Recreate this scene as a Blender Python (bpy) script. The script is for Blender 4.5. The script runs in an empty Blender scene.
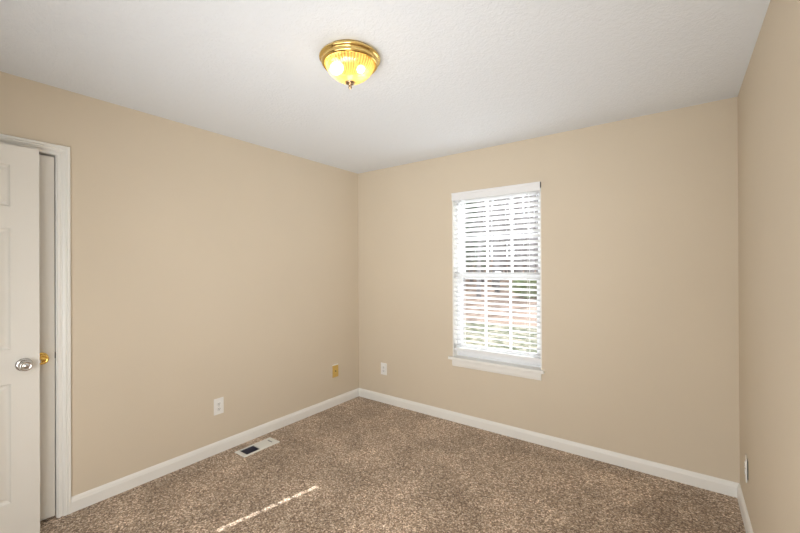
import bpy, bmesh, math, random
from mathutils import Vector, Matrix
sc = bpy.context.scene
COL = sc.collection
PI = math.pi

# ------------------------------------------------------------------ camera, world, sun, area lights, exposure
W = 3.131          # width of the room (left wall x=0, right wall x=W)
H = 2.44           # ceiling height
YN = -3.44         # near wall (back wall is y=0)
cd = bpy.data.cameras.new('camera'); cam = bpy.data.objects.new('camera', cd); COL.objects.link(cam)
cd.sensor_width = 36; cd.lens = 378.57 / 800 * 36; cd.clip_start = 0.03; cd.clip_end = 300
yaw, pit, rol = math.radians(36.444), math.radians(0.109), math.radians(-0.252)
Rv = Vector((math.cos(yaw), math.sin(yaw), 0)); Fv = Vector((-math.sin(yaw), math.cos(yaw), 0)); Uv = Vector((0, 0, 1))
F2 = Fv * math.cos(pit) + Uv * math.sin(pit); U2 = Uv * math.cos(pit) - Fv * math.sin(pit)
R3 = Rv * math.cos(rol) + U2 * math.sin(rol); U3 = U2 * math.cos(rol) - Rv * math.sin(rol)
m = Matrix((R3, U3, -F2)).transposed().to_4x4(); m.translation = (2.8422, -3.078, 1.41)
cam.matrix_world = m
sc.camera = cam

wd = bpy.data.worlds.new('overcast_sky'); sc.world = wd; wd.use_nodes = True
bg = wd.node_tree.nodes['Background']; bg.inputs[0].default_value = (0.88, 0.94, 1.0, 1); bg.inputs[1].default_value = 2.8

SUN_EL, SUN_AZ = math.radians(24.6), math.radians(11.3)
sd = Vector((-math.sin(SUN_AZ) * math.cos(SUN_EL), -math.cos(SUN_AZ) * math.cos(SUN_EL), -math.sin(SUN_EL)))
sl = bpy.data.lights.new('sun', 'SUN'); sl.energy = 12.0; sl.angle = math.radians(0.25); sl.color = (1.0, 0.98, 0.96)
so = bpy.data.objects.new('sun', sl); COL.objects.link(so); so.rotation_euler = sd.to_track_quat('-Z', 'Y').to_euler()
so.location = (4, 12, 8)

def area(name, loc, target, sx, sy, power, color=(1, 1, 1), spread=180):
    l = bpy.data.lights.new(name, 'AREA'); l.shape = 'RECTANGLE'; l.size = sx; l.size_y = sy; l.energy = power; l.color = color
    l.spread = math.radians(spread)
    o = bpy.data.objects.new(name, l); COL.objects.link(o); o.location = loc
    o.rotation_euler = (Vector(target) - Vector(loc)).to_track_quat('-Z', 'Y').to_euler()
    return o
# soft fill lamps added behind the camera, standing in for bounced flash
area('bounce_fill_wall', (2.0, -3.40, 0.88), (1.95, 0, 0.55), 2.0, 1.3, 40, (0.97, 0.985, 1.0))
area('bounce_fill_forward', (2.4, -3.36, 1.1), (0.35, -0.1, 2.15), 1.2, 0.9, 10, (0.97, 0.985, 1.0), 80)
# fill lamp added out of sight below the window, exaggerating the ground's bounce
area('ground_bounce_fill', (1.565, 1.3, -0.1), (1.565, 0.0, 1.6), 2.4, 1.4, 30, (0.97, 0.98, 1.0))

vs = sc.view_settings
sc.display_settings.display_device = 'sRGB'
vs.view_transform = 'Standard'; vs.look = 'None'; vs.gamma = 1.0; vs.use_curve_mapping = False
vs.exposure = 0.30

# ------------------------------------------------------------------ materials
def mat(name, color, rough=0.5, metal=0.0, spec=None, sheen=0.0):
    M = bpy.data.materials.new(name); M.use_nodes = True
    b = M.node_tree.nodes['Principled BSDF']
    b.inputs['Base Color'].default_value = (*color, 1); b.inputs['Roughness'].default_value = rough
    b.inputs['Metallic'].default_value = metal
    if spec is not None: b.inputs['Specular IOR Level'].default_value = spec
    if sheen: b.inputs['Sheen Weight'].default_value = sheen
    return M
def nd(M, t): return M.node_tree.nodes.new(t)
def ln(M, a, b): M.node_tree.links.new(a, b)
def noise(M, scale, detail=2.0, rough=0.5, dist=0.0):
    tc = nd(M, 'ShaderNodeTexCoord'); n = nd(M, 'ShaderNodeTexNoise')
    n.inputs['Scale'].default_value = scale; n.inputs['Detail'].default_value = detail
    n.inputs['Roughness'].default_value = rough; n.inputs['Distortion'].default_value = dist
    ln(M, tc.outputs['Object'], n.inputs['Vector']); return n
def ramp(M, src, stops):
    r = nd(M, 'ShaderNodeValToRGB'); el = r.color_ramp.elements
    while len(el) < len(stops): el.new(0.5)
    for e, (p, c) in zip(el, stops): e.position = p; e.color = (*c, 1)
    ln(M, src, r.inputs[0]); return r
def bump(M, src, strength, dist):
    b = nd(M, 'ShaderNodeBump'); b.inputs['Strength'].default_value = strength; b.inputs['Distance'].default_value = dist
    ln(M, src, b.inputs['Height']); ln(M, b.outputs[0], M.node_tree.nodes['Principled BSDF'].inputs['Normal'])
def speckle(M, color, amt, scale=3.0):
    """slight natural unevenness of the pigment"""
    n = noise(M, scale, 3)
    r = ramp(M, n.outputs['Fac'], [(0.3, tuple(c * (1 - amt) for c in color)), (0.7, tuple(min(1, c * (1 + amt)) for c in color))])
    ln(M, r.outputs[0], M.node_tree.nodes['Principled BSDF'].inputs['Base Color'])

WALLC = (0.69, 0.602, 0.475)
m_wall = mat('beige_wall_paint', WALLC, 0.7, spec=0.15); speckle(m_wall, WALLC, 0.012, 2.0)
n = noise(m_wall, 160, 2); bump(m_wall, n.outputs['Fac'], 0.12, 0.002)

m_ceil = mat('textured_white_ceiling', (0.83, 0.87, 0.92), 0.85, spec=0.2)
n = noise(m_ceil, 34, 4, 0.6, 1.2)
r = ramp(m_ceil, n.outputs['Fac'], [(0.42, (0, 0, 0)), (0.60, (1, 1, 1))])
bump(m_ceil, r.outputs[0], 0.30, 0.004)

m_trim = mat('white_trim_paint', (0.87, 0.86, 0.82), 0.35); speckle(m_trim, (0.87, 0.86, 0.82), 0.01)
m_door = mat('white_door_paint', (0.80, 0.775, 0.715), 0.38)
tc = nd(m_door, 'ShaderNodeTexCoord'); mp = nd(m_door, 'ShaderNodeMapping'); mp.inputs['Scale'].default_value = (220, 220, 4)
n = nd(m_door, 'ShaderNodeTexNoise'); n.inputs['Scale'].default_value = 1.0; n.inputs['Detail'].default_value = 3
ln(m_door, tc.outputs['Object'], mp.inputs['Vector']); ln(m_door, mp.outputs[0], n.inputs['Vector']); bump(m_door, n.outputs['Fac'], 0.12, 0.0015)

m_carpet = mat('brown_speckled_carpet', (0.3, 0.22, 0.16), 0.95, spec=0.1, sheen=0.25)
n1 = nd(m_carpet, 'ShaderNodeTexVoronoi'); n1.inputs['Scale'].default_value = 150; tcc = nd(m_carpet, 'ShaderNodeTexCoord'); ln(m_carpet, tcc.outputs['Object'], n1.inputs['Vector'])
sep = nd(m_carpet, 'ShaderNodeSeparateColor'); ln(m_carpet, n1.outputs['Color'], sep.inputs[0])
n2 = noise(m_carpet, 2.6, 4, 0.6, 0.6)
n3 = noise(m_carpet, 70, 2, 0.6)
r1 = ramp(m_carpet, sep.outputs[0], [(0.0, (0.165, 0.105, 0.066)), (0.35, (0.31, 0.215, 0.142)), (0.75, (0.52, 0.39, 0.275)), (1.0, (0.86, 0.72, 0.57))])
r2 = ramp(m_carpet, n2.outputs['Fac'], [(0.34, (0.80, 0.79, 0.78)), (0.50, (1.0, 1.0, 1.0)), (0.66, (1.28, 1.29, 1.32))])
r3 = ramp(m_carpet, n3.outputs['Fac'], [(0.35, (0.78, 0.78, 0.78)), (0.65, (1.16, 1.16, 1.16))])
mx = nd(m_carpet, 'ShaderNodeMix'); mx.data_type = 'RGBA'; mx.blend_type = 'MULTIPLY'; mx.inputs[0].default_value = 1.0
mx2 = nd(m_carpet, 'ShaderNodeMix'); mx2.data_type = 'RGBA'; mx2.blend_type = 'MULTIPLY'; mx2.inputs[0].default_value = 1.0
ln(m_carpet, r1.outputs[0], mx.inputs[6]); ln(m_carpet, r2.outputs[0], mx.inputs[7])
ln(m_carpet, mx.outputs[2], mx2.inputs[6]); ln(m_carpet, r3.outputs[0], mx2.inputs[7])
ln(m_carpet, mx2.outputs[2], m_carpet.node_tree.nodes['Principled BSDF'].inputs['Base Color'])
bump(m_carpet, n1.outputs['Distance'], 0.45, -0.004)

m_vinyl = mat('white_window_vinyl', (0.86, 0.87, 0.88), 0.35)
m_gasket = mat('grey_gasket', (0.25, 0.25, 0.26), 0.6)
m_plate = mat('white_plastic', (0.88, 0.87, 0.84), 0.3)
m_slot = mat('dark_slot', (0.03, 0.028, 0.025), 0.6)
m_goldpl = mat('gold_plate', (0.72, 0.50, 0.15), 0.38, 0.35)
m_brass = mat('polished_brass', (0.83, 0.60, 0.22), 0.13, 1.0)
m_kbrass = mat('knob_brass', (0.80, 0.52, 0.14), 0.16, 1.0)
m_chrome = mat('satin_nickel', (0.62, 0.61, 0.60), 0.2, 1.0)
m_fin = mat('bronzed_finial', (0.50, 0.36, 0.24), 0.2, 1.0)
m_reg = mat('register_enamel', (0.80, 0.79, 0.74), 0.4)
m_duct = mat('dark_duct', (0.10, 0.095, 0.125), 0.5)
m_cord = mat('white_cord', (0.82, 0.82, 0.82), 0.8)

def trans_mat(name, color, tr, rough=0.5):
    M = mat(name, color, rough); nt = M.node_tree; out = nt.nodes['Material Output']
    t = nd(M, 'ShaderNodeBsdfTranslucent'); t.inputs[0].default_value = (*color, 1)
    x = nd(M, 'ShaderNodeMixShader'); x.inputs[0].default_value = tr
    ln(M, nt.nodes['Principled BSDF'].outputs[0], x.inputs[1]); ln(M, t.outputs[0], x.inputs[2]); ln(M, x.outputs[0], out.inputs[0])
    return M
m_slat = trans_mat('white_blind_slat', (0.88, 0.89, 0.90), 0.15)

m_glass = bpy.data.materials.new('window_glass'); m_glass.use_nodes = True
nt = m_glass.node_tree; nt.nodes.remove(nt.nodes['Principled BSDF'])
tr = nd(m_glass, 'ShaderNodeBsdfTransparent'); tr.inputs[0].default_value = (0.96, 0.97, 0.97, 1)
gl = nd(m_glass, 'ShaderNodeBsdfGlossy'); gl.inputs['Roughness'].default_value = 0.02
fr = nd(m_glass, 'ShaderNodeFresnel'); fr.inputs[0].default_value = 1.3
x = nd(m_glass, 'ShaderNodeMixShader'); ln(m_glass, fr.outputs[0], x.inputs[0]); ln(m_glass, tr.outputs[0], x.inputs[1]); ln(m_glass, gl.outputs[0], x.inputs[2])
ln(m_glass, x.outputs[0], nt.nodes['Material Output'].inputs[0])

# prismatic lamp glass: warm, partly scattering, partly clear
m_shade = bpy.data.materials.new('ribbed_lamp_glass'); m_shade.use_nodes = True
nt = m_shade.node_tree; nt.nodes.remove(nt.nodes['Principled BSDF'])
tl = nd(m_shade, 'ShaderNodeBsdfTranslucent'); tl.inputs[0].default_value = (1.0, 0.80, 0.36, 1)
tp = nd(m_shade, 'ShaderNodeBsdfTransparent'); tp.inputs[0].default_value = (1.0, 0.93, 0.72, 1)
gs = nd(m_shade, 'ShaderNodeBsdfGlossy'); gs.inputs['Roughness'].default_value = 0.12
x1 = nd(m_shade, 'ShaderNodeMixShader')
tcs = nd(m_shade, 'ShaderNodeTexCoord'); gr_ = nd(m_shade, 'ShaderNodeTexGradient'); gr_.gradient_type = 'RADIAL'; ln(m_shade, tcs.outputs['Object'], gr_.inputs[0])
mu = nd(m_shade, 'ShaderNodeMath'); mu.operation = 'MULTIPLY'; mu.inputs[1].default_value = 2 * PI * 48; ln(m_shade, gr_.outputs['Fac'], mu.inputs[0])
sn = nd(m_shade, 'ShaderNodeMath'); sn.operation = 'SINE'; ln(m_shade, mu.outputs[0], sn.inputs[0])
mr = nd(m_shade, 'ShaderNodeMapRange'); mr.inputs[1].default_value = -1; mr.inputs[2].default_value = 1; mr.inputs[3].default_value = 0.15; mr.inputs[4].default_value = 0.65
ln(m_shade, sn.outputs[0], mr.inputs[0]); ln(m_shade, mr.outputs[0], x1.inputs[0])
x2 = nd(m_shade, 'ShaderNodeMixShader'); x2.inputs[0].default_value = 0.12
ln(m_shade, tl.outputs[0], x1.inputs[1]); ln(m_shade, tp.outputs[0], x1.inputs[2]); ln(m_shade, x1.outputs[0], x2.inputs[1]); ln(m_shade, gs.outputs[0], x2.inputs[2])
ln(m_shade, x2.outputs[0], nt.nodes['Material Output'].inputs[0])

m_bulb = mat('lit_bulb', (1, 0.95, 0.8), 0.5)
b = m_bulb.node_tree.nodes['Principled BSDF']; b.inputs['Emission Color'].default_value = (1.0, 0.86, 0.58, 1); b.inputs['Emission Strength'].default_value = 9.0

m_bark = mat('grey_bark', (0.27, 0.24, 0.22), 0.9, spec=0.1)
n = noise(m_bark, 6, 4); r = ramp(m_bark, n.outputs['Fac'], [(0.3, (0.20, 0.185, 0.185)), (0.7, (0.38, 0.36, 0.355))]); ln(m_bark, r.outputs[0], m_bark.node_tree.nodes['Principled BSDF'].inputs['Base Color'])
m_leaf = mat('evergreen_leaf', (0.20, 0.30, 0.08), 0.7)
n = noise(m_leaf, 3, 3); r = ramp(m_leaf, n.outputs['Fac'], [(0.3, (0.12, 0.15, 0.07)), (0.7, (0.29, 0.32, 0.17))]); ln(m_leaf, r.outputs[0], m_leaf.node_tree.nodes['Principled BSDF'].inputs['Base Color'])
m_needle = mat('pine_needle', (0.17, 0.22, 0.15), 0.7)
m_ground = mat('leaf_litter', (0.45, 0.30, 0.22), 0.95, spec=0.05)
n = noise(m_ground, 2.2, 6, 0.7); r = ramp(m_ground, n.outputs['Fac'], [(0.3, (0.11, 0.07, 0.052)), (0.5, (0.19, 0.135, 0.105)), (0.7, (0.30, 0.24, 0.20))]); ln(m_ground, r.outputs[0], m_ground.node_tree.nodes['Principled BSDF'].inputs['Base Color'])
m_lawn = mat('winter_lawn', (0.3, 0.36, 0.15), 0.95, spec=0.05)
n = noise(m_lawn, 3.5, 6, 0.75); r = ramp(m_lawn, n.outputs['Fac'], [(0.40, (0.025, 0.032, 0.016)), (0.49, (0.09, 0.095, 0.055)), (0.58, (0.25, 0.215, 0.175))]); ln(m_lawn, r.outputs[0], m_lawn.node_tree.nodes['Principled BSDF'].inputs['Base Color'])
m_grass = mat('grass_blade', (0.22, 0.30, 0.10), 0.8)
m_siding = mat('exterior_wall', (0.6, 0.58, 0.55), 0.8)

# ------------------------------------------------------------------ helpers
def box(bm, x0, x1, y0, y1, z0, z1, bev=0.0, seg=2):
    b2 = bmesh.new(); bmesh.ops.create_cube(b2, size=1)
    for v in b2.verts:
        v.co = Vector(((x0 + x1) / 2 + v.co.x * (x1 - x0), (y0 + y1) / 2 + v.co.y * (y1 - y0), (z0 + z1) / 2 + v.co.z * (z1 - z0)))
    if bev: bmesh.ops.bevel(b2, geom=list(b2.edges), offset=bev, segments=seg, affect='EDGES', profile=0.7)
    join(bm, b2)
def join(bm, b2, mtx=None):
    if mtx is not None: bmesh.ops.transform(b2, matrix=mtx, verts=b2.verts)
    mp = {}
    for v in b2.verts: mp[v] = bm.verts.new(v.co)
    for f in b2.faces:
        nf = bm.faces.new([mp[v] for v in f.verts]); nf.smooth = f.smooth
    b2.free()
def lathe(bm, prof, seg=32, mtx=None, smooth=True, rib=0.0, ribs=0):
    """prof: (r, z) pairs, spun round Z; r=0 closes the end"""
    b2 = bmesh.new(); rings = []
    for r, z in prof:
        if r <= 1e-6: rings.append([b2.verts.new((0, 0, z))])
        else:
            ring = []
            for k in range(seg):
                a = 2 * PI * k / seg
                rr = r * (1 + rib * (abs(math.sin(a * ribs / 2)) - 0.5)) if ribs else r
                ring.append(b2.verts.new((rr * math.cos(a), rr * math.sin(a), z)))
            rings.append(ring)
    for A, B in zip(rings, rings[1:]):
        for k in range(seg):
            k2 = (k + 1) % seg
            if len(A) == 1 and len(B) == 1: continue
            if len(A) == 1: f = b2.faces.new((A[0], B[k2], B[k]))
            elif len(B) == 1: f = b2.faces.new((A[k], A[k2], B[0]))
            else: f = b2.faces.new((A[k], A[k2], B[k2], B[k]))
            f.smooth = smooth
    join(bm, b2, mtx)
def tube(bm, pts, rads, seg=8, cap=True):
    b2 = bmesh.new(); rings = []
    pts = [Vector(p) for p in pts]
    for i, p in enumerate(pts):
        d = (pts[min(i + 1, len(pts) - 1)] - pts[max(i - 1, 0)]).normalized()
        u = d.orthogonal().normalized() if i == 0 else (u - d * u.dot(d)).normalized()
        w = d.cross(u); r = rads[i] if isinstance(rads, (list, tuple)) else rads
        rings.append([b2.verts.new(p + (u * math.cos(2 * PI * k / seg) + w * math.sin(2 * PI * k / seg)) * r) for k in range(seg)])
    for A, B in zip(rings, rings[1:]):
        for k in range(seg):
            f = b2.faces.new((A[k], A[(k + 1) % seg], B[(k + 1) % seg], B[k])); f.smooth = True
    if cap:
        b2.faces.new(rings[0][::-1]); b2.faces.new(rings[-1])
    join(bm, b2)
def sweep(bm, prof, frames):
    """prof: (u, v) closed outline; frames: (origin, U, V) mitred stations"""
    b2 = bmesh.new(); rings = [[b2.verts.new(Vector(o) + Vector(U) * u + Vector(V) * v) for u, v in prof] for o, U, V in frames]
    n = len(prof)
    for A, B in zip(rings, rings[1:]):
        for k in range(n): b2.faces.new((A[k], A[(k + 1) % n], B[(k + 1) % n], B[k]))
    b2.faces.new(rings[0][::-1]); b2.faces.new(rings[-1]); bmesh.ops.recalc_face_normals(b2, faces=b2.faces); join(bm, b2)
def obj(name, bm, material, parent=None, loc=(0, 0, 0)):
    """link one mesh object; bm is in the frame of its parent, loc becomes its own origin"""
    if loc != (0, 0, 0): bmesh.ops.translate(bm, verts=bm.verts, vec=-Vector(loc))
    bmesh.ops.recalc_face_normals(bm, faces=bm.faces)
    me = bpy.data.meshes.new(name); bm.to_mesh(me); bm.free(); me.materials.append(material)
    o = bpy.data.objects.new(name, me); COL.objects.link(o); o.location = loc
    if parent: o.parent = parent
    return o
def B(): return bmesh.new()
def tag(o, label, cat, group=None, kind=None):
    o['label'] = label; o['category'] = cat
    if group: o['group'] = group
    if kind: o['kind'] = kind
    return o
def thing(name, label, cat, loc=(0, 0, 0), rotz=0.0, group=None, kind=None):
    o = bpy.data.objects.new(name, None); o.empty_display_size = 0.1; COL.objects.link(o); o.location = loc; o.rotation_euler = (0, 0, rotz)
    return tag(o, label, cat, group, kind)
def struct(name, bm, material, label, cat): return tag(obj(name, bm, material), label, cat, kind='structure')

# ------------------------------------------------------------------ room shell
WX0, WX1, WZ0, WZ1 = 1.166, 1.962, 0.568, 2.083      # window opening in the back wall
VX0, VX1, VY0, VY1 = 0.112, 0.223, -1.478, -1.217    # hole for the floor register
CY0, CY1, CZ = -3.285, -2.499, 2.066                 # closet opening in the left wall
DX0, DX1, DZ = 0.055, 0.90, 2.06                     # entry doorway in the near wall
T = 0.12
bm = B()
FX0, FX1, FY0, FY1 = -0.75, W + T, -4.9, 0.16
for a in ((FX0, FX1, VY1, FY1), (FX0, FX1, FY0, VY0), (FX0, VX0, VY0, VY1), (VX1, FX1, VY0, VY1)): box(bm, *a, -0.12, 0.0)
struct('floor', bm, m_carpet, 'brown speckled cut-pile carpet covering the room floor', 'carpet')
bm = B(); box(bm, FX0, FX1, FY0, 0.16, H, H + 0.1); struct('ceiling', bm, m_ceil, 'flat white ceiling with a stippled texture', 'ceiling')
bm = B()
for a in ((-T, WX0, 0, H), (WX1, W + T, 0, H), (WX0, WX1, 0, WZ0), (WX0, WX1, WZ1, H)): box(bm, a[0], a[1], 0, 0.16, a[2], a[3])
struct('wall_back', bm, m_wall, 'beige wall with the single window in it', 'wall')
bm = B()
box(bm, -T, 0, CY1, 0, 0, H); box(bm, -T, 0, YN, CY0, 0, H); box(bm, -T, 0, CY0, CY1, CZ, H)
struct('wall_left', bm, m_wall, 'beige wall on the left with the closet door', 'wall')
bm = B(); box(bm, W, W + T, FY0, 0, 0, H); struct('wall_right', bm, m_wall, 'beige wall running past the camera on the right', 'wall')
bm = B(); box(bm, DX1, W, YN - T, YN, 0, H); box(bm, -T, DX0, YN - T, YN, 0, H); box(bm, DX0, DX1, YN - T, YN, DZ, H)
struct('wall_near', bm, m_wall, 'beige wall behind the camera with the entry doorway', 'wall')
bm = B(); box(bm, FX0, W, FY0, FY0 + 0.1, 0, H); box(bm, -T - 0.1, -T, FY0 + 0.1, YN - T, 0, H)
struct('wall_hall', bm, m_wall, 'beige hallway wall beyond the entry doorway', 'wall')
bm = B(); box(bm, -0.75, -0.65, YN - T, -2.0, 0, H); box(bm, -0.65, -T, -2.1, -2.0, 0, H); box(bm, -0.65, -T, YN - T, YN - T + 0.1, 0, H)
struct('wall_closet', bm, m_wall, 'beige inside walls of the closet behind its door', 'wall')

# baseboards
bt, bh = 0.014, 0.087
BP = [(0, 0), (bt, 0), (bt, bh - 0.026), (bt - 0.002, bh - 0.021), (bt - 0.0035, bh - 0.012), (bt - 0.008, bh - 0.003), (bt - 0.011, bh), (0, bh)]
Z = (0, 0, 1)
def baseboard(name, p0, p1, inward, m0, m1, label):
    """m0/m1: mitre shift along the run per unit of thickness at each end"""
    p0, p1 = Vector(p0), Vector(p1); d = (p1 - p0).normalized(); n = Vector(inward); bm = B()
    sweep(bm, BP, [(p0, n + d * m0, Z), (p1, n - d * m1, Z)])
    struct(name, bm, m_trim, label, 'baseboard')
baseboard('baseboard_left', (0, -2.4494, 0), (0, 0, 0), (1, 0, 0), 0, 1, 'white baseboard along the left wall')
baseboard('baseboard_back', (0, 0, 0), (W, 0, 0), (0, -1, 0), 1, 1, 'white baseboard under the window wall')
baseboard('baseboard_right', (W, 0, 0), (W, YN, 0), (-1, 0, 0), 1, 1, 'white baseboard along the right wall')
baseboard('baseboard_near', (W, YN, 0), (DX1 + 0.062, YN, 0), (0, 1, 0), 1, 0, 'white baseboard behind the camera')

# door casings: ridged colonial profile, u across (inner edge = 0), v out of the wall
CP = [(0, 0), (0, 0.007), (0.003, 0.011), (0.013, 0.012), (0.015, 0.0065), (0.020, 0.0065), (0.024, 0.012), (0.033, 0.0165), (0.037, 0.0165), (0.039, 0.0125), (0.042, 0.0125), (0.044, 0.018), (0.055, 0.018), (0.0575, 0.015), (0.0575, 0)]
def casing(name, a0, a1, zt, pt, out, label, parent=None):
    """U-shaped casing; pt(a, z) gives the wall point for coordinate a along the wall"""
    bm = B(); zh = Vector(Z); ah = (Vector(pt(1, 0)) - Vector(pt(0, 0)))
    o = Vector(out)
    fr = [(pt(a0, 0), -ah, o), (pt(a0, zt), -ah + zh, o), (pt(a1, zt), ah + zh, o), (pt(a1, 0), ah, o)]
    sweep(bm, CP, fr)
    return struct(name, bm, m_trim, label, 'door casing')
casing('trim_1', CY0 + 0.008, CY1 - 0.008, CZ - 0.012, lambda a, z: (0, a, z), (1, 0, 0), 'white ridged casing round the closet door')
casing('trim_2', DX0 + 0.0, DX1, DZ, lambda a, z: (a, YN, z), (0, 1, 0), 'white ridged casing round the entry doorway')
# jamb linings with stops
bm = B(); j = 0.012
for y0, y1 in ((CY0, CY0 + j), (CY1 - j, CY1)): box(bm, -T, 0.0, y0, y1, 0, CZ)
box(bm, -T, 0.0, CY0, CY1, CZ - j, CZ)
box(bm, -T, -0.048, CY0 + j, CY0 + j + 0.01, 0, CZ - j); box(bm, -T, -0.048, CY1 - j - 0.01, CY1 - j, 0, CZ - j); box(bm, -T, -0.048, CY0 + j + .01, CY1 - j - .01, CZ - j - 0.01, CZ - j)
struct('trim_3', bm, m_trim, 'white jamb lining of the closet door', 'door jamb')
bm = B()
for x0, x1 in ((DX0, DX0 + j), (DX1 - j, DX1)): box(bm, x0, x1, YN - T, YN, 0, DZ)
box(bm, DX0 + j, DX1 - j, YN - T, YN, DZ - j, DZ)
struct('trim_4', bm, m_trim, 'white jamb lining of the entry doorway', 'door jamb')

# ------------------------------------------------------------------ six-panel doors
def door_slab(w, h, th, rows, stile=0.108):
    """slab in local frame: u along +X from 0 to w, thickness along Y centred, z up; raised panels on both faces"""
    bm = B(); rec, slope, fld = 0.012, 0.011, 0.026
    box(bm, 0.0005, w - 0.0005, -th / 2 + rec, th / 2 - rec, 0.0005, h - 0.0005)
    mid = (w - 3 * stile) / 2
    cols = [(stile, stile + mid), (stile * 2 + mid, w - stile)]
    for s in (-1, 1):
        yo, yi = s * th / 2, s * (th / 2 - rec)
        y0, y1 = min(yo, yi), max(yo, yi)
        box(bm, 0, stile, y0, y1, 0, h, 0); box(bm, w - stile, w, y0, y1, 0, h); box(bm, stile + mid, 2 * stile + mid, y0, y1, 0, h)
        zs = [0] + [z for r in rows for z in r] + [h]
        for c0, c1 in cols:
            for k in range(0, len(zs), 2): box(bm, c0, c1, y0, y1, zs[k], zs[k + 1])
            for z0, z1 in rows:
                def ring(i, y): return [bm.verts.new((x, y, z)) for x, z in ((c0 + i, z0 + i), (c1 - i, z0 + i), (c1 - i, z1 - i), (c0 + i, z1 - i))]
                R = [ring(0, yo), ring(0.002, yo - s * 0.002), ring(slope * .6, yo - s * rec * 0.75), ring(slope, yi + s * .0005), ring(slope + 0.006, yi + s * .0005),
                     ring(slope + fld, yo - s * 0.0025), ring(slope + fld + 0.002, yo - s * 0.002)]
                for A, C in zip(R, R[1:]):
                    for q in range(4): bm.faces.new((A[q], A[(q + 1) % 4], C[(q + 1) % 4], C[q]))
                bm.faces.new(R[-1])
    return bm
def add_knob(parent, pos, outdir, material, label, kind='knob'):
    """round knob with rosette; outdir = unit vector out of the door face, in the door's frame"""
    q = Vector(outdir).to_track_quat('Z', 'Y').to_matrix().to_4x4()
    bm = B(); lathe(bm, [(0, 0), (0.0335, 0), (0.0335, 0.003), (0.031, 0.006), (0.026, 0.0085), (0.020, 0.009), (0.0, 0.009)], 40, q)
    ro = obj('rosette', bm, material, parent); ro.location = pos
    bm = B(); lathe(bm, [(0, 0.006), (0.0250, 0.006), (0.0215, 0.014), (0.0200, 0.022), (0.0215, 0.030), (0.0255, 0.036), (0.0275, 0.043), (0.0265, 0.050), (0.0235, 0.054),
                         (0.0195, 0.0555), (0.0175, 0.0535), (0.0115, 0.0530), (0.0100, 0.0555), (0.0, 0.0565)], 40, q)
    kn = obj('door_knob', bm, material, parent); kn.location = pos
    if label: kn['label'] = label
    bm = B(); lathe(bm, [(0, 0.0560), (0.003, 0.0560), (0.0028, 0.0585), (0, 0.0587)], 12, q)
    pb = obj('knob_button', bm, material, kn)
    return kn
ROWS = [(0.205, 0.812), (0.985, 1.605), (1.715, 1.930)]
# entry door standing open, parallel to the left wall; local X runs along +Y of the room
EW = 0.835
d2 = thing('door_2', 'open white six-panel door with a satin nickel knob, at the left edge', 'door', (0.0825, -2.597 - EW, 0.005), PI / 2, kind='structure')
obj('door_panel', door_slab(EW, 2.038, 0.035, [(a + .008, b_ + .008) for a, b_ in ROWS]), m_door, d2)
kz = 0.913 - 0.005
add_knob(d2, (EW - 0.060, -0.0175, kz), (0, -1, 0), m_chrome, 'satin nickel knob')
add_knob(d2, (EW - 0.060, 0.0175, kz), (0, 1, 0), m_chrome, None)
bm = B(); box(bm, EW - 0.0004, EW + 0.0008, -0.012, 0.012, kz - 0.028, kz + 0.028); box(bm, EW, EW + 0.008, -0.006, 0.006, kz - 0.008, kz + 0.008, 0.001)
obj('latch', bm, m_chrome, d2)
for hz in (0.2, 1.0, 1.8):
    bm = B(); tube(bm, [(-0.001, -0.021, hz - .045), (-0.001, -0.021, hz + .045)], 0.0055, 10); obj('hinge', bm, m_chrome, d2)
# closet door, closed in its frame
cw = (CY1 - j) - (CY0 + j) - 0.007
d1 = thing('door_1', 'closed white closet door with a brass knob, half hidden by the open door', 'door', (-0.0260, CY0 + j + 0.003, 0.014), PI / 2, kind='structure')
obj('door_panel', door_slab(cw, CZ - j - 0.014 - 0.012, 0.035, ROWS), m_door, d1)
add_knob(d1, (cw - 0.060, -0.0175, 0.913 - 0.014), (0, -1, 0), m_kbrass, 'brass knob')
bm = B(); box(bm, cw - 0.0005, cw + 0.0066, -0.0180, 0.004, 0.888, 0.924); obj('latch', bm, m_slot, d1)
for hz in (0.2, 1.0, 1.8):
    bm = B(); tube(bm, [(-0.0015, -0.021, hz - .045), (-0.0015, -0.021, hz + .045)], 0.0055, 10); obj('hinge', bm, m_kbrass, d1)

# ------------------------------------------------------------------ window
w1 = thing('window_1', 'white double-hung window with colonial grilles, six panes over six', 'window', (1.564, 0.1, WZ0), kind='structure')
def wpart(name, bm, material, parent=w1):
    bmesh.ops.translate(bm, verts=bm.verts, vec=-Vector((1.564, 0.1, WZ0))); return obj(name, bm, material, parent)
SX0, SX1 = WX0 + 0.024, WX1 - 0.024
bm = B()   # jamb returns and outer frame
box(bm, WX0, WX0 + 0.010, 0.0, 0.16, 0.59, WZ1); box(bm, WX1 - 0.010, WX1, 0.0, 0.16, 0.59, WZ1); box(bm, WX0 + .01, WX1 - .01, 0.0, 0.16, WZ1 - 0.01, WZ1)
wpart('window_jamb', bm, m_trim)
bm = B()
for x0, x1 in ((WX0 + 0.010, SX0), (SX1, WX1 - 0.010)): box(bm, x0, x1, 0.070, 0.16, 0.59, WZ1 - .01)
box(bm, SX0, SX1, 0.070, 0.16, 2.045, WZ1 - .01); box(bm, SX0, SX1, 0.070, 0.16, 0.575, 0.604)
wpart('window_frame', bm, m_vinyl)
st = 0.036
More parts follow.
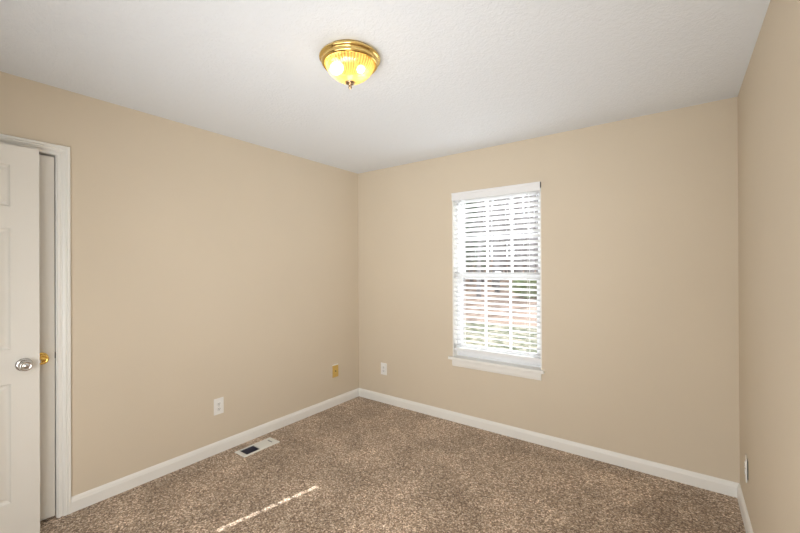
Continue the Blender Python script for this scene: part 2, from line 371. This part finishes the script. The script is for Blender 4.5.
def sash(name, y0, y1, z0, z1, br, tr_, nrow):
    bm = B(); g0, g1 = SX0 + st, SX1 - st
    box(bm, SX0, g0, y0, y1, z0, z1, 0.002, 1); box(bm, g1, SX1, y0, y1, z0, z1, 0.002, 1)
    box(bm, g0, g1, y0, y1, z0, z0 + br, 0.002, 1); box(bm, g0, g1, y0, y1, z1 - tr_, z1, 0.002, 1)
    s_ = wpart(name, bm, m_vinyl)
    ym = (y0 + y1) / 2; bm = B()
    for k in (1, 2):
        x = g0 + (g1 - g0) * k / 3; box(bm, x - 0.009, x + 0.009, ym - 0.007, ym + 0.003, z0 + br, z1 - tr_)
    z = (z0 + br + z1 - tr_) / 2; box(bm, g0, g1, ym - 0.0065, ym + 0.0025, z - 0.008, z + 0.008)
    gr = obj('grille', bm, m_vinyl, s_); 
    bmesh_offset(gr)
    bm = B(); box(bm, g0 - .004, g1 + .004, ym + 0.0045, ym + 0.0075, z0 + br - .004, z1 - tr_ + .004)
    pa = obj('pane', bm, m_glass, s_); bmesh_offset(pa)
    bm = B(); e = 0.003
    box(bm, g0, g0 + e, y0 + 0.004, ym + 0.004, z0 + br, z1 - tr_); box(bm, g1 - e, g1, y0 + 0.004, ym + 0.004, z0 + br, z1 - tr_)
    ga = obj('gasket', bm, m_gasket, s_); bmesh_offset(ga)
def bmesh_offset(o):
    for v in o.data.vertices: v.co -= Vector((1.564, 0.1, WZ0))
sash('upper_sash', 0.120, 0.150, 1.315, 2.045, 0.034, 0.036, 2)
sash('lower_sash', 0.080, 0.112, 0.604, 1.358, 0.090, 0.048, 2)
bm = B(); box(bm, 1.54, 1.588, 0.085, 0.108, 1.358, 1.370, 0.003); wpart('sash_lock', bm, m_vinyl)
bm = B()
box(bm, 1.133, 1.984, -0.032, 0.0, 0.567, 0.591, 0.005, 3); box(bm, WX0 + .0005, WX1 - .0005, -0.006, 0.080, 0.570, 0.591)
wpart('window_sill', bm, m_trim)
bm = B()
AP = [(0, 0), (0.006, 0), (0.010, 0.004), (0.012, 0.014), (0.0145, 0.022), (0.0145, 0.050), (0.016, 0.060), (0, 0.060)]
sweep(bm, AP, [((1.166, 0, 0.507), (0, -1, 0), Z), ((1.959, 0, 0.507), (0, -1, 0), Z)])
wpart('window_apron', bm, m_trim)

# blind inside the opening
BY = 0.034
bl = thing('window_blind', 'white slatted blind with half open slats hanging in the window', 'blind', (1.564, BY, 2.07))
def bpart(name, bm, material, parent=bl):
    bmesh.ops.translate(bm, verts=bm.verts, vec=-Vector((1.564, BY, 2.07))); return obj(name, bm, material, parent)
bm = B()   # moulded valance with short returns
VP = [(0, 2.016), (0.003, 2.014), (0.0035, 2.022), (0.0055, 2.030), (0.0055, 2.062), (0.009, 2.070), (0.010, 2.078), (0.010, 2.083), (0, 2.083)]
sweep(bm, VP, [((WX0 + 0.001, -0.006, 0), (0, -1, 0), Z), ((WX1 - 0.004, -0.006, 0), (0, -1, 0), Z)])
box(bm, WX0 + 0.0105, WX0 + 0.0145, -0.006, 0.004, 2.016, 2.072); box(bm, WX1 - 0.0145, WX1 - 0.0105, -0.006, 0.004, 2.016, 2.072)
bpart('valance', bm, m_vinyl)
bm = B(); box(bm, WX0 + 0.012, WX1 - 0.012, 0.008, 0.060, 2.022, 2.071, 0.002); bpart('headrail', bm, m_vinyl)
bm = B(); box(bm, WX1 - 0.0035, WX1 - 0.0005, -0.017, -0.001, 2.035, 2.080); bpart('valance_clip', bm, m_slot)
SW, TH, PITCH = 0.0515, math.radians(22), 0.0435
b0, b1 = WX0 + 0.0125, WX1 - 0.0125
HL, HR = 1.252, 1.838                     # cord slots; left one oversized to let a sun streak through
z = 2.005; slats = []; bm = B()
while z > 0.69:
    def strip(x0, x1, s0, s1):
        """piece of a slightly crowned slat between x0..x1 and s0..s1 across its width (s=-1 room side, up; +1 outer side, down)"""
        b2 = bmesh.new(); n = 4; tp, bt_ = [], []
        for i in range(n + 1):
            s = s0 + (s1 - s0) * i / n; u = s * SW / 2; cr = 0.0015 * (1 - s * s)
            for lst, o_ in ((tp, cr + 0.0013), (bt_, cr - 0.0013)):
                y = BY + u * math.cos(TH) + o_ * math.sin(TH); zz = z - u * math.sin(TH) + o_ * math.cos(TH)
                lst.append((b2.verts.new((x0, y, zz)), b2.verts.new((x1, y, zz))))
        for A in (tp, bt_):
            for i in range(n): b2.faces.new((A[i][0], A[i][1], A[i + 1][1], A[i + 1][0]))
        for i in (0, n): b2.faces.new((tp[i][0], tp[i][1], bt_[i][1], bt_[i][0]))
        for e in (0, 1): 
            for i in range(n): b2.faces.new((tp[i][e], tp[i + 1][e], bt_[i + 1][e], bt_[i][e]))
        join(bm, b2)
    hw, hr = 0.0165, 0.0035
    strip(b0, HL - hw, -1, 1); strip(HL + hw, HR - hr, -1, 1); strip(HR + hr, b1, -1, 1)
    strip(HL - hw, HL + hw, -1, -0.90); strip(HL - hw, HL + hw, 0.90, 1)
    strip(HR - hr, HR + hr, -1, -0.4); strip(HR - hr, HR + hr, 0.4, 1)
    slats.append(z); z -= PITCH
bpart('slats', bm, m_slat)
zb = 0.646
bm = B(); box(bm, b0, b1, BY - 0.024, BY + 0.024, zb, zb + 0.028, 0.004, 2); bpart('bottom_rail', bm, m_vinyl)
for hx in (HL + 0.012, HR + 0.012):
    bm = B()
    for yy in (BY - 0.0235, BY + 0.0235): box(bm, hx - 0.0012, hx + 0.0012, yy - 0.0008, yy + 0.0008, zb + 0.028, 2.03)
    bpart('ladder_cord', bm, m_cord)
bm = B(); tube(bm, [(1.215, 0.001, 2.03), (1.215, 0.000, 1.35)], 0.0022, 6); tube(bm, [(1.215, 0, 1.35), (1.215, 0, 1.31)], 0.004, 8); bpart('tilt_wand', bm, m_cord)

# ------------------------------------------------------------------ ceiling light
LX, LY = 1.565, -1.748
lt = thing('ceiling_light', 'round brass flush-mount ceiling light with a ribbed glass dome, lit', 'ceiling light', (LX, LY, H))
bm = B(); lathe(bm, [(0, 0), (0.122, 0), (0.124, -0.006), (0.134, -0.013), (0.1445, -0.019), (0.147, -0.025), (0.144, -0.030), (0.138, -0.032), (0.1345, -0.034),
                     (0.1345, -0.040), (0.136, -0.045), (0.134, -0.051), (0.127, -0.055), (0.119, -0.054), (0.117, -0.050), (0.117, -0.032), (0, -0.030)], 64)
obj('canopy', bm, m_brass, lt)
prof = []
for i in range(15):
    a = i / 14 * PI / 2; prof.append((max(0.117 * math.cos(a) ** 1.28, 0.006) if i < 14 else 0.004, -0.047 - 0.092 * math.sin(a) ** 1.08))
bm = B(); lathe(bm, prof, 240, rib=0.018, ribs=60); obj('glass_shade', bm, m_shade, lt)
bm = B(); lathe(bm, [(0, -0.128), (0.020, -0.130), (0.0235, -0.135), (0.022, -0.140), (0.014, -0.145), (0.009, -0.149), (0.007, -0.153), (0.009, -0.157), (0.0085, -0.162), (0.004, -0.168), (0, -0.170)], 28)
obj('finial', bm, m_fin, lt)
for dx, dy, dz, br in ((-0.056, -0.034, -0.064, 0.030), (0.052, 0.020, -0.080, 0.018)):
    bm = B(); bmesh.ops.create_uvsphere(bm, u_segments=20, v_segments=12, radius=br)
    for v in bm.verts:
        v.co.x *= 1.25; v.co += Vector((dx, dy, dz))
    for f in bm.faces: f.smooth = True
    obj('bulb', bm, m_bulb, lt)
pl = bpy.data.lights.new('bulb_glow', 'POINT'); pl.energy = 0.25; pl.shadow_soft_size = 0.03; pl.color = (1.0, 0.84, 0.62)
po = bpy.data.objects.new('bulb_glow', pl); COL.objects.link(po); po.parent = lt; po.location = (0, 0, -0.21)

# ------------------------------------------------------------------ outlets: local frame X across, Y out of the wall, Z up
def outlet(label, loc, rotz, twist=0.0):
    t = thing('electrical_outlet', label, 'outlet', loc, rotz)
    t2 = Matrix.Rotation(twist, 4, 'Z'); off = Vector((0, 0.0022 if twist else 0, 0))
    def part(name, bm, m_, parent=t):
        bmesh.ops.transform(bm, matrix=Matrix.Translation(off) @ t2, verts=bm.verts); return obj(name, bm, m_, parent)
    bm = B(); box(bm, -0.038, 0.038, 0.0, 0.006, -0.061, 0.061, 0.0025, 3); part('cover_plate', bm, m_plate)
    for s in (-1, 1):
        bm = B(); b2 = bmesh.new(); lathe(b2, [(0, 0.0), (0.0165, 0.0), (0.0165, 0.0085), (0.016, 0.009), (0, 0.009)], 28, Matrix.Rotation(-PI / 2, 4, 'X'))
        for v in b2.verts: v.co.z = max(-0.0135, min(0.0135, v.co.z)) + s * 0.0195
        join(bm, b2); rc = part('receptacle', bm, m_plate)
        bm = B(); zc = s * 0.0195
        box(bm, -0.0080, -0.0045, 0.0085, 0.0093, zc - 0.002, zc + 0.0075); box(bm, 0.0045, 0.0080, 0.0085, 0.0093, zc - 0.001, zc + 0.0065)
        box(bm, -0.0025, 0.0025, 0.0085, 0.0093, zc - 0.0095, zc - 0.0050, 0.001); part('slots', bm, m_slot, rc)
    bm = B(); lathe(bm, [(0, 0.005), (0.0035, 0.005), (0.003, 0.0072), (0, 0.0075)], 12, Matrix.Rotation(-PI / 2, 4, 'X')); part('screw', bm, m_chrome)
    if twist:
        bm = B(); box(bm, -0.030, 0.015, 0.0, 0.003, -0.05, 0.05); obj('plate_gap_shade', bm, m_slot, t)  # shadow gap behind the tilted plate, put in as a dark slab
    return t
outlet('white duplex outlet low on the left wall above the floor register', (0, -1.574, 0.354), -PI / 2)
outlet('white duplex outlet low on the window wall near the far corner', (0.356, 0, 0.351), PI)
outlet('white outlet seen edge-on low on the right wall, standing slightly proud', (W, -0.330, 0.318), PI / 2, -math.radians(4))
g = thing('wall_plate', 'gold cable jack plate low on the left wall near the far corner', 'wall plate', (0, -0.357, 0.352), -PI / 2)
bm = B(); box(bm, -0.040, 0.040, 0, 0.003, -0.055, 0.068, 0.001); obj('white_strip', bm, m_plate, g)['label'] = 'white edge showing above the gold plate'  # white plate rising a little above the gold one
bm = B(); box(bm, -0.040, 0.040, 0.003, 0.008, -0.062, 0.058, 0.002, 2); obj('cover_plate', bm, m_goldpl, g)
bm = B(); lathe(bm, [(0, 0.007), (0.0055, 0.007), (0.0055, 0.013), (0.0045, 0.014), (0, 0.014)], 12, Matrix.Rotation(-PI / 2, 4, 'X')); obj('jack', bm, m_slot, g)
for s in (-1, 1):
    bm = B(); lathe(bm, [(0, 0.007), (0.003, 0.007), (0.0026, 0.009), (0, 0.009)], 10, Matrix.Translation((0, 0, s * 0.042)) @ Matrix.Rotation(-PI / 2, 4, 'X')); obj('screw', bm, m_kbrass, g)

# ------------------------------------------------------------------ floor register
rg = thing('floor_register', 'white metal floor register set in the carpet beside the left wall', 'floor vent', (0.1675, -1.3475, 0))
def rpart(name, bm, m_):
    bmesh.ops.translate(bm, verts=bm.verts, vec=-Vector((0.1675, -1.3475, 0))); return obj(name, bm, m_, rg)
bm = B(); rx0, rx1, ry0, ry1 = 0.100, 0.235, -1.504, -1.191; ox0, ox1, oy0, oy1 = 0.115, 0.219, -1.474, -1.222
b2 = bmesh.new()
def rr(i, z): return [b2.verts.new(p) for p in ((rx0 + i, ry0 + i, z), (rx1 - i, ry0 + i, z), (rx1 - i, ry1 - i, z), (rx0 + i, ry1 - i, z))]
R = [rr(0, 0.0), rr(0.0, 0.002), rr(0.004, 0.006)]
R.append([b2.verts.new(p) for p in ((ox0, oy0, 0.0065), (ox1, oy0, 0.0065), (ox1, oy1, 0.0065), (ox0, oy1, 0.0065))])
R.append([b2.verts.new(p) for p in ((ox0, oy0, -0.002), (ox1, oy0, -0.002), (ox1, oy1, -0.002), (ox0, oy1, -0.002))])
for A, C in zip(R, R[1:]):
    for q in range(4): b2.faces.new((A[q], A[(q + 1) % 4], C[(q + 1) % 4], C[q]))
join(bm, b2); rpart('frame', bm, m_reg)
bm = B(); nb = 26
for k in range(nb):
    if oy0 + (oy1 - oy0) * (k + 0.5) / nb < -1.356: continue      # open end: the damper shows dark
    y = oy0 + (oy1 - oy0) * (k + 0.5) / nb
    b2 = bmesh.new(); hw_ = 0.0010 if y < -1.356 else 0.0036
    box(b2, ox0, ox1, -hw_, hw_, -0.0006, 0.0006)
    join(bm, b2, Matrix.Translation((0, y, 0.0035)) @ Matrix.Rotation(math.radians(88 if y < -1.356 else 25), 4, 'X'))
box(bm, ox0, ox1, -1.3560, -1.3535, 0.0015, 0.0062)
box(bm, (ox0 + ox1) / 2 - 0.001, (ox0 + ox1) / 2 + 0.001, -1.353, oy1, -0.001, 0.0022)
rpart('louvers', bm, m_reg)
bm = B(); box(bm, ox0, ox1, -1.352, oy1, -0.006, -0.004); rpart('damper', bm, m_reg)
bm = B(); box(bm, (ox0 + ox1) / 2 - 0.026, (ox0 + ox1) / 2 + 0.026, -1.243, -1.236, 0.0055, 0.0085, 0.001); rpart('lever', bm, m_gasket)
bm = B(); dx0, dx1, dy0, dy1 = VX0 + .001, VX1 - .001, VY0 + .001, VY1 - .001
box(bm, dx0, dx0 + .002, dy0, dy1, -0.11, -0.001); box(bm, dx1 - .002, dx1, dy0, dy1, -0.11, -0.001); box(bm, dx0, dx1, dy0, dy0 + .002, -0.11, -0.001); box(bm, dx0, dx1, dy1 - .002, dy1, -0.11, -0.001); box(bm, dx0, dx1, dy0, dy1, -0.112, -0.11)
rpart('duct_boot', bm, m_duct)

# ------------------------------------------------------------------ outside
def gz(x, y):
    return -0.75 + max(0, y - 13) * 0.055 + 0.12 * math.sin(x * 0.35 + 1) * min(1, max(0, y - 3) / 8)
def terrain(name, x0, x1, y0, y1, nx, ny, m_, label, cat, dz=0.0):
    bm = B(); g_ = [[bm.verts.new((x0 + (x1 - x0) * i / nx, y0 + (y1 - y0) * k / ny, gz(x0 + (x1 - x0) * i / nx, y0 + (y1 - y0) * k / ny) + dz)) for i in range(nx + 1)] for k in range(ny + 1)]
    for k in range(ny):
        for i in range(nx): bm.faces.new((g_[k][i], g_[k][i + 1], g_[k + 1][i + 1], g_[k + 1][i])).smooth = True
    struct(name, bm, m_, label, cat)
terrain('ground', -60, 40, 10.5, 90, 60, 50, m_ground, 'leaf-strewn brown ground under the bare trees outside', 'ground')
terrain('lawn', -60, 40, 0.2, 10.5, 60, 8, m_lawn, 'patchy winter grass outside the window', 'lawn')

def tree_bm(seed, hgt):
    rnd = random.Random(seed); bm = B(); segs = 9; pts = []; rads = []; x = y = 0.0; r0 = 0.10 + 0.08 * rnd.random()
    for i in range(segs + 1):
        pts.append((x, y, hgt * i / segs)); rads.append(r0 * (1 - i / segs) ** 0.8 + 0.012); x += rnd.uniform(-.12, .12); y += rnd.uniform(-.12, .12)
    tube(bm, pts, rads, 7)
    for _ in range(22):
        t = rnd.uniform(0.18, 0.95); i = min(int(t * segs), segs - 1); f = t * segs - i
        p = Vector(pts[i]).lerp(Vector(pts[i + 1]), f); rb = (rads[i] * (1 - f) + rads[i + 1] * f) * 0.45
        a = rnd.uniform(0, 2 * PI); L = rnd.uniform(0.8, 2.6) * (1.15 - 0.6 * t); up = rnd.uniform(0.3, 1.1)
        d = Vector((math.cos(a), math.sin(a), up)).normalized(); bp = [p]; cur = p.copy(); dd = d.copy()
        for s in range(4):
            cur = cur + dd * (L / 4); dd = (dd + Vector((rnd.uniform(-.25, .25), rnd.uniform(-.25, .25), rnd.uniform(0, .25)))).normalized(); bp.append(cur.copy())
        tube(bm, bp, [rb, rb * .8, rb * .6, rb * .4, 0.006], 5)
        for q in range(4):
            s0 = bp[1 + rnd.randrange(3)]; e = Vector((rnd.uniform(-1, 1), rnd.uniform(-1, 1), rnd.uniform(0.1, 1.1))).normalized() * rnd.uniform(.4, 1.1)
            tube(bm, [s0, s0 + e * .5 + Vector((0, 0, .05)), s0 + e], [0.016, 0.011, 0.005], 4)
    return bm
rnd = random.Random(5)
protos = []
BARE = 'bare grey woodland tree seen through the blind, beyond the lawn'
def link_copy(src, loc, rz, s):
    o = src.copy(); COL.objects.link(o); o.location = loc; o.rotation_euler = (0, 0, rz); o.scale = (s, s, s); return o
spots = []
tries = 0
while len(spots) < 190 and tries < 20000:
    tries += 1
    y = 19 + 55 * rnd.random() ** 0.8; d_ = y + 3.08; x = 2.84 - d_ * rnd.uniform(0.20, 0.64)
    if any((x - a) ** 2 + (y - b_) ** 2 < 4.5 for a, b_ in spots): continue
    spots.append((x, y))
for k in range(6):
    x, y = spots[k]; o = obj('bare_tree', tree_bm(100 + k, 13 + 1.2 * k), m_bark); o.location = (x, y, gz(x, y) - .05); o.rotation_euler = (0, 0, k)
    tag(o, BARE, 'tree', 'bare trees in the wood outside'); protos.append(o)
for k, (x, y) in enumerate(spots[6:]):
    link_copy(protos[k % 6], (x, y, gz(x, y) - .05), rnd.uniform(0, 6), rnd.uniform(0.8, 1.2))
def shrub_bm(seed, rx, ry, h, n, leaf):
    rnd = random.Random(seed); bm = B()
    for k in range(n):
        u = rnd.uniform(-1, 1); a = rnd.uniform(0, 2 * PI); rad = rnd.uniform(0.55, 1.0) ** 0.5; q = math.sqrt(1 - u * u)
        lump = 1 + 0.18 * math.sin(3 * a + seed) * math.cos(4 * u)
        p = Vector((rx * q * math.cos(a) * rad * lump, ry * q * math.sin(a) * rad * lump, h * 0.5 * (1 + u * rad * lump)))
        t = Vector((rnd.uniform(-1, 1), rnd.uniform(-1, 1), rnd.uniform(-.5, 1))).normalized(); w = t.orthogonal().normalized()
        v = [bm.verts.new(p), bm.verts.new(p + t * leaf * .5 + w * leaf * .28), bm.verts.new(p + t * leaf), bm.verts.new(p + t * leaf * .5 - w * leaf * .28)]
        bm.faces.new(v)
    return bm
def place_px(o, x, y): o.location = (x, y, gz(x, y) - 0.03)
def shrub(seed, x, y, rx, h, label):
    t = thing('evergreen_shrub', label, 'shrub', (x, y, gz(x, y) - .02))
    obj('foliage', shrub_bm(seed, rx, rx * .9, h, 2600, 0.13), m_leaf, t)
    rnd = random.Random(seed); bm = B()
    for k in range(5):
        a = rnd.uniform(0, 6.3); tube(bm, [(0, 0, -.05), (math.cos(a) * rx * .3, math.sin(a) * rx * .3, h * .4), (math.cos(a) * rx * .6, math.sin(a) * rx * .6, h * .75)], [0.03, 0.02, 0.008], 5)
    obj('stems', bm, m_bark, t)
shrub(3, -4.3, 19.6, 1.15, 1.3, 'green shrub outside, behind the right side of the lower sash')
shrub(8, -12.0, 20.0, 1.3, 2.6, 'green evergreen shrub at the wood edge, behind the left side of the window')
def conifer(seed, x, y, h):
    rnd = random.Random(seed); t = thing('pine_tree', 'green pine among the bare trees, behind the upper left panes', 'tree', (x, y, gz(x, y) - .05))
    bm = B(); tube(bm, [(0, 0, 0), (.05, 0, h * .5), (0, 0, h)], [0.16, 0.10, 0.02], 8); obj('trunk', bm, m_bark, t)
    bm = B()
    for k in range(5200):
        f = rnd.random() ** .8; z = h * (0.16 + 0.84 * f); a = rnd.uniform(0, 6.283); lev = math.sin(z * 9 + 1.5 * math.sin(a * 3)) * .5 + .5
        r_ = (1.9 * (1 - f) + .1) * rnd.uniform(.15, 1) * (0.55 + .45 * lev); p = Vector((r_ * math.cos(a), r_ * math.sin(a), z - r_ * .15))
        d = Vector((math.cos(a) + rnd.uniform(-.5, .5), math.sin(a) + rnd.uniform(-.5, .5), rnd.uniform(-.2, .5))).normalized(); w = d.orthogonal().normalized()
        bm.faces.new([bm.verts.new(p), bm.verts.new(p + d * .14 + w * .025), bm.verts.new(p + d * .28), bm.verts.new(p + d * .14 - w * .025)])
    obj('foliage', bm, m_needle, t)
conifer(21, -11.2, 26.0, 7.5)
